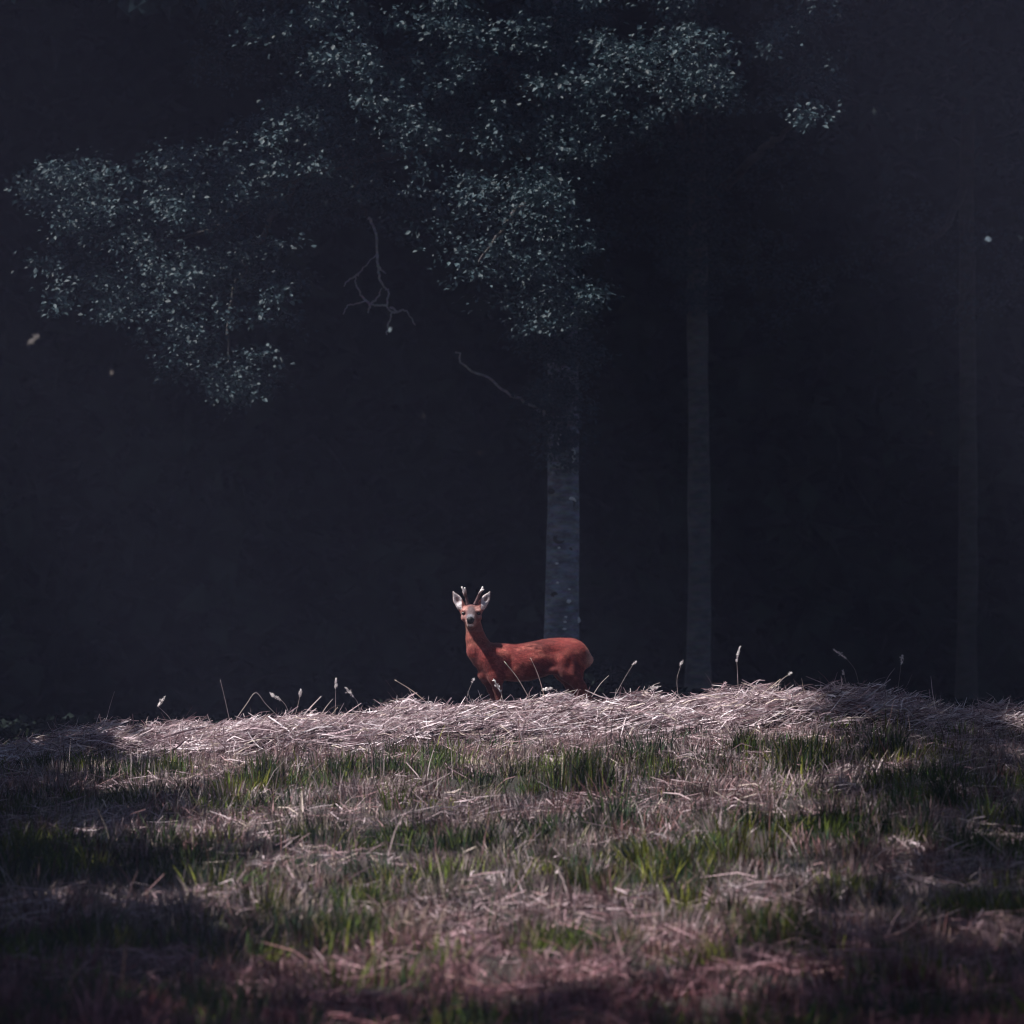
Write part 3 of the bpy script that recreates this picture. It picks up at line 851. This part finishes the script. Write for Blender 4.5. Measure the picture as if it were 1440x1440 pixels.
stalk('upright stalk with small pointed seed head beside the beaded one', [(415, 1006), (419, 992), (422, 978)], ((422, 979), (423, 970)), .003)
stalk('thick pale straw slanting up to the right, left of the deer', [(418, 1018), (434, 998), (452, 979)], None, .010, colr=(.72, .64, .64))
stalk('short straw slanting right next to the thick one', [(450, 1008), (459, 994), (468, 983)], None, .006)
stalk('upright stalk with bright white seed head left of the deer', [(471, 1008), (472, 985), (472, 966)], ((472, 967), (473, 954)), .003)
stalk('fine stalk nodding left with a plump bright seed head', [(507, 1006), (503, 988), (497, 979)], ((497, 979), (486, 967)), .003)
stalk('long straw slanting up to the left before the deer', [(598, 986), (578, 970), (555, 956)], None, .007, colr=(.62, .50, .42))
stalk('knobbed stalk beside the front leg of the deer', [(655, 986), (659, 972), (665, 958)], ((664, 960), (667, 954)), .0025, knob=True)
stalk('bright flower stalk crossing the front leg of the deer', [(710, 996), (707, 984), (704, 972)], ((704, 972), (694, 955)), .006, d=34.1)
stalk('pale straw slanting across the deer shoulder', [(746, 985), (728, 954), (709, 930)], None, .007, d=34.1, colr=(.62, .5, .46))
stalk('pale straw slanting across the middle of the deer flank', [(767, 985), (757, 950), (746, 925)], None, .006, d=34.1, colr=(.66, .48, .44))
stalk('curved white seed spray under the belly of the deer', [(795, 986), (783, 972), (774, 968)], ((776, 968), (762, 970)), .005, d=34.15)
stalk('straw leaning right just behind the rump of the deer', [(832, 980), (844, 962), (856, 950)], None, .006)
stalk('slanting stalk with round knob right of the deer', [(866, 976), (878, 954), (891, 933)], ((890, 934), (895, 930)), .003, knob=True)
stalk('crooked knobbed stalk in the middle of the right hay', [(953, 978), (952, 954), (958, 934)], ((957, 935), (960, 929)), .003, knob=True)
stalk('tallest stalk right of the deer with a long pale seed head', [(1038, 970), (1037, 948), (1036, 930)], ((1036, 930), (1041, 908)), .004)
stalk('knobbed straw slanting right on the brow of the hay', [(1086, 972), (1099, 956), (1110, 948)], ((1109, 949), (1113, 946)), .005, knob=True)
stalk('fine arching stalk with a slim seed head near the right end', [(1208, 964), (1202, 942), (1191, 927)], ((1191, 927), (1172, 913)), .0025)
stalk('short stalk with a bright round knob near the right end', [(1191, 968), (1189, 958), (1186, 947)], ((1186, 948), (1185, 943)), .003, knob=True)
stalk('short thin straw leaning right at the shaded end of the hay', [(1240, 968), (1250, 950), (1258, 940)], None, .005)
stalk('thin upright stalk with dim seed head, last at the right', [(1262, 972), (1265, 950), (1267, 934)], ((1267, 934), (1269, 921)), .0025)
stalk('forked pale straw lying on the hay right of the deer', [(905, 974), (918, 964), (928, 960)], ((914, 968), (928, 965)), .006)

# ------------------------------------------------------------------ the roe deer
DS = 1139.0 * 202.8 / 205.7
DEER = (0.121, 35.5)
DZ = float(ground_z(*DEER))
def dp(u, v, y=0.0): return np.array([(u - 800) / DS, y, (1365 - v) / DS])

def sdf_deer():
    hgrid = .0055
    lo = np.array([-.60, -.27, -.01]); hi = np.array([.52, .20, 1.09])
    n = np.ceil((hi - lo) / hgrid).astype(int)
    gx, gy, gz = [lo[k] + np.arange(n[k]) * hgrid for k in range(3)]
    Fld = np.full(tuple(n), 1.0, np.float32)

    def region(a, b, pad):
        s = []
        for k in range(3):
            i0 = max(0, int((a[k] - pad - lo[k]) / hgrid)); i1 = min(n[k], int((b[k] + pad - lo[k]) / hgrid) + 2)
            s.append(slice(i0, i1))
        return tuple(s)
    def mesh(sl):
        return np.meshgrid(gx[sl[0]], gy[sl[1]], gz[sl[2]], indexing='ij')
    def blend(sl, dnew, k, sub=False):
        a = Fld[sl]
        if sub:
            dn = -dnew
            hh = np.clip(.5 - .5 * (a - dn) / k, 0, 1)
            Fld[sl] = a * (1 - hh) + dn * hh + k * hh * (1 - hh)
        else:
            hh = np.clip(.5 + .5 * (a - dnew) / k, 0, 1)
            Fld[sl] = a * (1 - hh) + dnew * hh - k * hh * (1 - hh)
    def cone(a, b, ra, rb, k=.03):
        a = np.asarray(a); b = np.asarray(b)
        m = max(ra, rb)
        sl = region(np.minimum(a, b) - m, np.maximum(a, b) + m, k + .03)
        X, Y, Z = mesh(sl)
        ab = b - a
        t = np.clip(((X - a[0]) * ab[0] + (Y - a[1]) * ab[1] + (Z - a[2]) * ab[2]) / np.dot(ab, ab), 0, 1)
        dd = np.sqrt((X - a[0] - t * ab[0]) ** 2 + (Y - a[1] - t * ab[1]) ** 2 + (Z - a[2] - t * ab[2]) ** 2) - (ra + (rb - ra) * t)
        blend(sl, dd, k)
    def ell(c, rr, axes=None, k=.03, sub=False):
        c = np.asarray(c); rr = np.asarray(rr, float)
        m = rr.max()
        sl = region(c - m, c + m, k + .02)
        X, Y, Z = mesh(sl)
        P = np.stack([X - c[0], Y - c[1], Z - c[2]], -1)
        if axes is not None: P = P @ np.array(axes).T
        q = np.sqrt(((P / rr) ** 2).sum(-1)); q2 = np.sqrt(((P / rr ** 2) ** 2).sum(-1)) + 1e-9
        blend(sl, q * (q - 1) / q2, k, sub)
    # trunk of the body, from a table of sections (u, top v, bottom v, half width)
    T = np.array([(372, 690, 700, .010), (385, 670, 765, .045), (412, 645, 815, .075), (460, 612, 850, .098), (520, 588, 868, .108), (600, 591, 880, .118), (700, 600, 886, .126),
                  (800, 583, 880, .130), (900, 562, 852, .124), (960, 554, 830, .118), (1040, 548, 818, .118), (1140, 560, 812, .112), (1205, 594, 800, .095), (1245, 632, 785, .075),
                  (1266, 660, 772, .055), (1280, 688, 748, .034), (1287, 708, 724, .010)], float)
    X, Y, Z = mesh((slice(None),) * 3)
    uu = gx * DS + 800
    def ip(c):
        f = np.interp(uu, T[:, 0], c)
        kk = np.ones(7) / 7
        fp = np.concatenate([np.full(3, f[0]), f, np.full(3, f[-1])])
        return np.convolve(fp, kk, 'valid')
    top = (1365 - ip(T[:, 1])) / DS; bot = (1365 - ip(T[:, 2])) / DS; hw = ip(T[:, 3])
    cz = (top + bot) / 2; hz = np.maximum((top - bot) / 2, .004)
    cz, hz, hw = [v[:, None, None] for v in (cz, hz, hw)]
    q = np.sqrt((Y / hw) ** 2 + ((Z - cz) / hz) ** 2)
    dd = (q - 1) * np.minimum(hz, hw)
    endd = np.maximum((372 - uu) / DS, (uu - 1288) / DS)[:, None, None]
    Fld[:] = np.maximum(dd, endd).astype(np.float32)
    # neck
    cone(dp(445, 690), dp(412, 640), .092, .084, .025)
    cone(dp(412, 640), dp(384, 560), .084, .062, .025)
    cone(dp(384, 560), dp(360, 430, -.012), .062, .053, .03)
    # skull, face, jaw: the head looks straight at the camera (-Y)
    ell(dp(349, 352, -.035), (.066, .085, .056), k=.03)
    cone(dp(348, 372, -.07), dp(341, 420, -.168), .050, .029, .03)
    cone(dp(350, 418, -.05), dp(342, 452, -.15), .046, .021, .02)
    for s in (-1, 1):
        ell(dp(348 + s * 57, 342, -.085), (.021, .026, .018), k=.018)          # brow over the eye
        ell(dp(348 + s * 52, 392, -.075), (.026, .04, .024), k=.02)            # cheek
        ell(dp(348 + s * 59, 362, -.112), (.013, .015, .010), k=.010, sub=True)
    # ears: flattened, cupped to the front
    for (b_, tip) in ((dp(278, 322, -.02), dp(206, 190, -.02)), (dp(416, 318, -.02), dp(492, 190, -.02))):
        ax = unit(tip - b_); c = (b_ + tip) / 2
        fr = np.array([0, -1, 0.0]); sd = np.cross(ax, fr)
        ell(c - ax * .012, (np.linalg.norm(tip - b_) * .46, .032, .016), (ax, sd, fr), k=.012)
        cone(c + ax * .020, tip, .019, .006, .012)
        ell(c + fr * .020 + ax * .006, (.056, .024, .020), (ax, sd, fr), k=.008, sub=True)
        cone(b_ - ax * .02, b_ + ax * .02, .026, .024, .02)
    # fore quarters
    for s, el_, kn, ft, hf in ((-1, (535, 850), (566, 1050), (574, 1265), (566, 1345)), (1, (478, 852), (530, 1045), (556, 1262), (500, 1342))):
        yy = s * .062
        cone(dp(505, 700, s * .052), dp(*el_, s * .072), .078, .050, .04)
        cone(dp(*el_, s * .070), dp((el_[0] * .55 + kn[0] * .45), el_[1] * .55 + kn[1] * .45, yy), .046, .027, .03)
        cone(dp((el_[0] * .55 + kn[0] * .45), el_[1] * .55 + kn[1] * .45, yy), dp(*kn, yy), .027, .0195, .02)
        cone(dp(*kn, yy), dp(*ft, yy), .0185, .0135, .01)
        cone(dp(*ft, yy), dp(*hf, yy), .016, .014, .01)
    ell(dp(455, 838, 0), (.05, .055, .035), k=.04)                              # brisket
    # hind quarters: knee forward against the belly, hock pointing back
    for s, du in ((-1, 0), (1, -62)):
        yy = s * .068
        cone(dp(1120, 680, s * .045), dp(1085 + du * .4, 800, s * .070), .100, .066, .04)
        cone(dp(1150, 690, s * .045), dp(1150 + du * .5, 820, s * .066), .085, .056, .04)
        cone(dp(1105 + du * .5, 810, yy), dp(1190 + du, 925, yy), .066, .038, .03)
        cone(dp(1190 + du, 925, yy), dp(1256 + du, 1018, yy), .038, .022, .02)
        cone(dp(1256 + du, 1018, yy), dp(1236 + du, 1262, yy), .0195, .014, .012)
        cone(dp(1236 + du, 1262, yy), dp(1216 + du, 1345, yy), .017, .014, .01)
    ell(dp(965, 800, -.075), (.06, .04, .026), k=.03)                           # flank fold
    # hollows that give the muscles their shape (near and far side)
    for s in (-1, 1):
        ell(dp(965, 690, s * .150), (.055, .040, .075), k=.05, sub=True)
        ell(dp(640, 770, s * .150), (.030, .040, .08), k=.05, sub=True)
        ell(dp(960, 640, s * .150), (.09, .035, .03), k=.05, sub=True)
        ell(dp(1095, 760, s * .165), (.025, .035, .06), k=.04, sub=True)
    return Fld, lo, hgrid

def surface_nets(Fld, lo, hg):
    ins = Fld < 0
    n = Fld.shape
    c = np.zeros((n[0] - 1, n[1] - 1, n[2] - 1), np.int8)
    for a in (0, 1):
        for b in (0, 1):
            for d in (0, 1):
                c += ins[a:n[0] - 1 + a, b:n[1] - 1 + b, d:n[2] - 1 + d]
    act = (c > 0) & (c < 8)
    I = np.argwhere(act)
    idx = np.full(act.shape, -1, np.int64); idx[act] = np.arange(len(I))
    acc = np.zeros((len(I), 3)); cnt = np.zeros(len(I))
    cor = [(a, b, d) for a in (0, 1) for b in (0, 1) for d in (0, 1)]
    for p in cor:
        for ax in range(3):
            if p[ax]: continue
            q = list(p); q[ax] = 1
            f0 = Fld[I[:, 0] + p[0], I[:, 1] + p[1], I[:, 2] + p[2]]; f1 = Fld[I[:, 0] + q[0], I[:, 1] + q[1], I[:, 2] + q[2]]
            m = (f0 < 0) != (f1 < 0)
            t = np.where(m, f0 / np.where(m, f0 - f1, 1), 0)
            pos = np.tile(np.array(p, float), (len(I), 1)); pos[:, ax] = t
            acc[m] += pos[m]; cnt[m] += 1
    V = (I + acc / cnt[:, None]) * hg + lo
    faces = []
    for ax in range(3):
        o1, o2 = [k for k in range(3) if k != ax]
        s0 = [slice(None)] * 3; s1 = [slice(None)] * 3
        s0[ax] = slice(0, n[ax] - 1); s1[ax] = slice(1, n[ax])
        A, B = ins[tuple(s0)], ins[tuple(s1)]
        E = np.argwhere(A != B)
        E = E[(E[:, o1] > 0) & (E[:, o2] > 0) & (E[:, o1] < n[o1] - 1) & (E[:, o2] < n[o2] - 1)]
        fl = A[E[:, 0], E[:, 1], E[:, 2]]
        def cell(d1, d2):
            e = E.copy(); e[:, o1] -= d1; e[:, o2] -= d2
            return idx[e[:, 0], e[:, 1], e[:, 2]]
        Q = np.stack([cell(1, 1), cell(0, 1), cell(0, 0), cell(1, 0)], 1)
        flip = fl if ax != 1 else ~fl
        Q = np.where(flip[:, None], Q, Q[:, ::-1])
        faces.append(Q)
    return V, np.concatenate(faces)

Fld, lo, hg = sdf_deer()
V, F = surface_nets(Fld, lo, hg)
# relax the grid steps
for _ in range(3):
    acc = np.zeros_like(V); cnt = np.zeros(len(V))
    for k in range(4):
        a, b = F[:, k], F[:, (k + 1) % 4]
        for d in range(3):
            acc[:, d] += np.bincount(a, V[b, d], len(V)) + np.bincount(b, V[a, d], len(V))
        cnt += np.bincount(a, minlength=len(V)) + np.bincount(b, minlength=len(V))
    V = V * .5 + .5 * acc / np.maximum(cnt, 1)[:, None]

def deer_color(V):
    u = V[:, 0] * DS + 800; v = 1365 - V[:, 2] * DS; y = V[:, 1]
    nz = lambda s, o: fbm(V[:, 0] * 1.0 + y * .6, V[:, 2] + y * .8, s, o)
    c = np.tile(np.array([.255, .046, .042]), (len(V), 1))
    def mixc(mask, colr):
        m = np.clip(mask, 0, 1)[:, None]
        c[:] = c * (1 - m) + np.array(colr) * m
    def spot(u0, v0, ru, rv, y0=None, ry=None, soft=1.6):
        q = ((u - u0) / ru) ** 2 + ((v - v0) / rv) ** 2
        if y0 is not None: q = q + ((y - y0) / ry) ** 2
        return np.clip((1 - np.sqrt(q)) * soft + .35, 0, 1) * (q < 1.6)
    mixc((nz(.13, 60) - .46) * 3.4, (.125, .028, .028))                 # darker patches in the coat
    mixc((nz(.06, 64) - .54) * 3.0, (.47, .145, .115))
    mixc(np.clip((u - 1222) / 50, 0, 1) * np.clip((790 - v) / 50, 0, 1) * .9, (.84, .50, .44))   # pale rump
    mixc(np.clip((v - 800) / 130, 0, 1) * .7, (.13, .040, .036))  # darker downwards: shade on belly and legs painted into the coat
    st = fbm(V[:, 0] * .4 + y * .2, V[:, 2] * 1.0 + V[:, 0] * .12 + y * .7, .014, 80)
    c *= (.62 + .76 * st)[:, None] * (.8 + .4 * nz(.022, 83))[:, None]          # fine streaks and mottling in the coat
    neck = np.clip((640 - v) / 80, 0, 1) * (u < 480)
    mixc(neck * .35, (.40, .16, .12))
    head = (v < 500) & (u < 520) & (y < .08)
    hd = head.astype(float)
    mixc(hd * .6, (.27, .12, .11))
    face = spot(346, 350, 42, 62, None, None) * (y < -.03) * hd
    mixc(face * .85, (.13, .11, .125))                                    # grey forehead and bridge
    mixc(spot(343, 388, 34, 24) * (y < -.06) * hd * .9, (.23, .24, .285))
    for s in (-1, 1):
        mixc(spot(348 + s * 48, 322, 22, 22) * (y < -.02) * hd * .9, (.56, .30, .27))     # pale brows
        mixc(spot(348 + s * 62, 380, 20, 16) * (y < -.02) * hd * .7, (.42, .25, .24))
        mixc(spot(342 + s * 34, 424, 15, 16) * (y < -.10) * hd * .9, (.50, .35, .33))
        mixc(spot(348 + s * 59, 360, 20, 9) * (y < -.07) * hd * .85, (.06, .03, .028))
    mixc(spot(341, 449, 34, 12, -.165, .06) * hd, (.86, .82, .83))         # white chin
    mixc(spot(345, 474, 42, 18) * hd * (v > 455) * .7, (.14, .07, .06))   # shade under the jaw put into the coat colour
    ear = hd * (((u < 272) | (u > 424)) & (v < 325))
    mixc(ear, (.34, .24, .23))
    inner = ear * (y < -.022)
    mixc(inner, (.72, .67, .70))
    mixc(inner * np.clip((nz(.03, 70) - .5) * 3, 0, 1), (.34, .28, .30))
    return c
deer = empty('roe_deer', (DEER[0], DEER[1], DZ))
tag(deer, 'red brown roe buck with short antlers standing behind the hay, facing the camera', 'deer')
off = np.array([DEER[0], DEER[1], DZ])
mesh_np('body', V + off, F, M_FUR, deer, colors=deer_color(V), smooth=True)
# short fur lying along the body
fn = np.cross(V[F[:, 2]] - V[F[:, 0]], V[F[:, 3]] - V[F[:, 1]])
ar = np.linalg.norm(fn, axis=1)
fn = fn / np.maximum(ar[:, None], 1e-12)
r = np.random.default_rng(400)
nh = 90000
pick = r.choice(len(F), nh, p=ar / ar.sum())
wts = r.dirichlet(np.ones(4), nh)
B = (V[F[pick]] * wts[:, :, None]).sum(1)
N = fn[pick]
lay = np.where((B[:, 2] > .60)[:, None] & (B[:, 0] < -.26)[:, None], np.array([0.05, .1, -1.0]), np.array([.8, 0, -.35]))
lay = unit(lay + r.normal(size=(nh, 3)) * .18)
lay = unit(lay - N * (lay * N).sum(1, keepdims=True))
hl = r.uniform(.010, .022, nh) * np.where((B[:, 2] > .74) & (B[:, 1] < -.02), .45, 1)
tip = B + lay * hl[:, None] + N * (hl * .32)[:, None]
sd = np.cross(lay, N) * .0014
Vf = np.stack([B - sd - N * .001, B + sd - N * .001, tip], 1).reshape(-1, 3)
o = mesh_np('fur', Vf + off, np.arange(nh * 3).reshape(-1, 3), M_FUR, deer, colors=np.repeat(deer_color(B) * (.5 + 1.0 * r.random((nh, 1))), 3, 0))
o['kind'] = 'stuff'
# antlers
for s, base, mid, fork, tip, tines in ((-1, (322, 300), (312, 250), (297, 205), (272, 150), [((300, 212), (300, 182), (297, 160)), ((306, 228), (290, 200), (283, 178))]),
                                       (1, (372, 300), (392, 250), (412, 210), (438, 150), [((408, 216), (420, 190), (446, 172)), ((400, 232), (414, 205), (424, 172))])):
    pr = []
    P = bend([dp(*base, -.03), dp(*mid, -.035), dp(*fork, -.04), dp(*tip, -.045)], 16)
    pr.append(tube(P, np.linspace(.0125, .0055, 16) * (1 + .25 * np.exp(-np.linspace(0, 1, 16) * 8)), 10, .25, 5))
    for k, tn in enumerate(tines):
        P = bend([dp(*tn[0], -.04), dp(*tn[1], -.06 + .04 * k), dp(*tn[2], -.075 + .09 * k)], 8)
        pr.append(tube(P, np.linspace(.011, .005, 8), 8, .2, 6 + k))
    Va, Fa = join(pr)
    vv = 1365 - Va[:, 2] * DS
    f = np.clip((208 - vv) / 35, 0, 1)[:, None]
    ca = np.array([.11, .065, .07]) * (1 - f) + np.array([.74, .70, .72]) * f
    an = mesh_np('antler', Va + off, Fa, M_ANT, deer, colors=ca, smooth=True)
for (u_, v_) in ((291, 360), (402, 360)):
    Vb, Fb = blob_mesh(dp(u_, v_, -.098) + off, (.0165, .015, .0130), 1)
    mesh_np('eye', Vb, Fb, M_EYE, deer, smooth=True)
Vb, Fb = blob_mesh(dp(341, 414, -.190) + off, (.0275, .017, .0265), 2)
nose = mesh_np('nose', Vb, Fb, M_NOSE, deer, smooth=True)
for s in (-1, 1):
    Vb, Fb = blob_mesh(dp(341 + s * 17, 420, -.2035) + off, (.005, .004, .0055), 3)
    mesh_np('nostril', Vb, Fb, M_EYE, nose, smooth=True)
for (u_, v_, y_) in ((566, 1352, -.062), (500, 1350, .062), (1213, 1352, -.068), (1151, 1352, .068)):
    for s in (-1, 1):
        P = np.array([dp(u_ + 6, v_ - 12, y_ + s * .009), dp(u_ - 4, v_ - 2, y_ + s * .011), dp(u_ - 22, v_ + 12, y_ + s * .010)]) + off
        Vh, Fh = tube(P, np.array([.011, .013, .006]), 8)
        mesh_np('hoof', Vh, Fh, M_HOOF, deer, smooth=True)

# ------------------------------------------------------------------ thin bluish air added to lift the blacks between camera and wood
def build_added_haze():
    x0, x1, y0, y1, z0, z1 = -206, 206, -156, 256, -1.4, 25
    V = np.array([(x, y, z) for x in (x0, x1) for y in (y0, y1) for z in (z0, z1)], float)
    F = np.array([(0, 1, 3, 2), (4, 6, 7, 5), (0, 4, 5, 1), (2, 3, 7, 6), (0, 2, 6, 4), (1, 5, 7, 3)])
    m, nt, p, out = new_mat('added_thin_air')
    nt.nodes.remove(p)
    v = nd(nt, 'ShaderNodeVolumePrincipled')
    v.inputs['Color'].default_value = (.57, .60, .99, 1)
    v.inputs['Density'].default_value = .0008
    v.inputs['Anisotropy'].default_value = 0
    nt.links.new(v.outputs[0], out.inputs['Volume'])
    o = mesh_np('added_haze', V, F, m)
    tag(o, 'thin bluish air added over the meadow and the wood to lift the blacks', 'added_haze', kind='stuff')
build_added_haze()
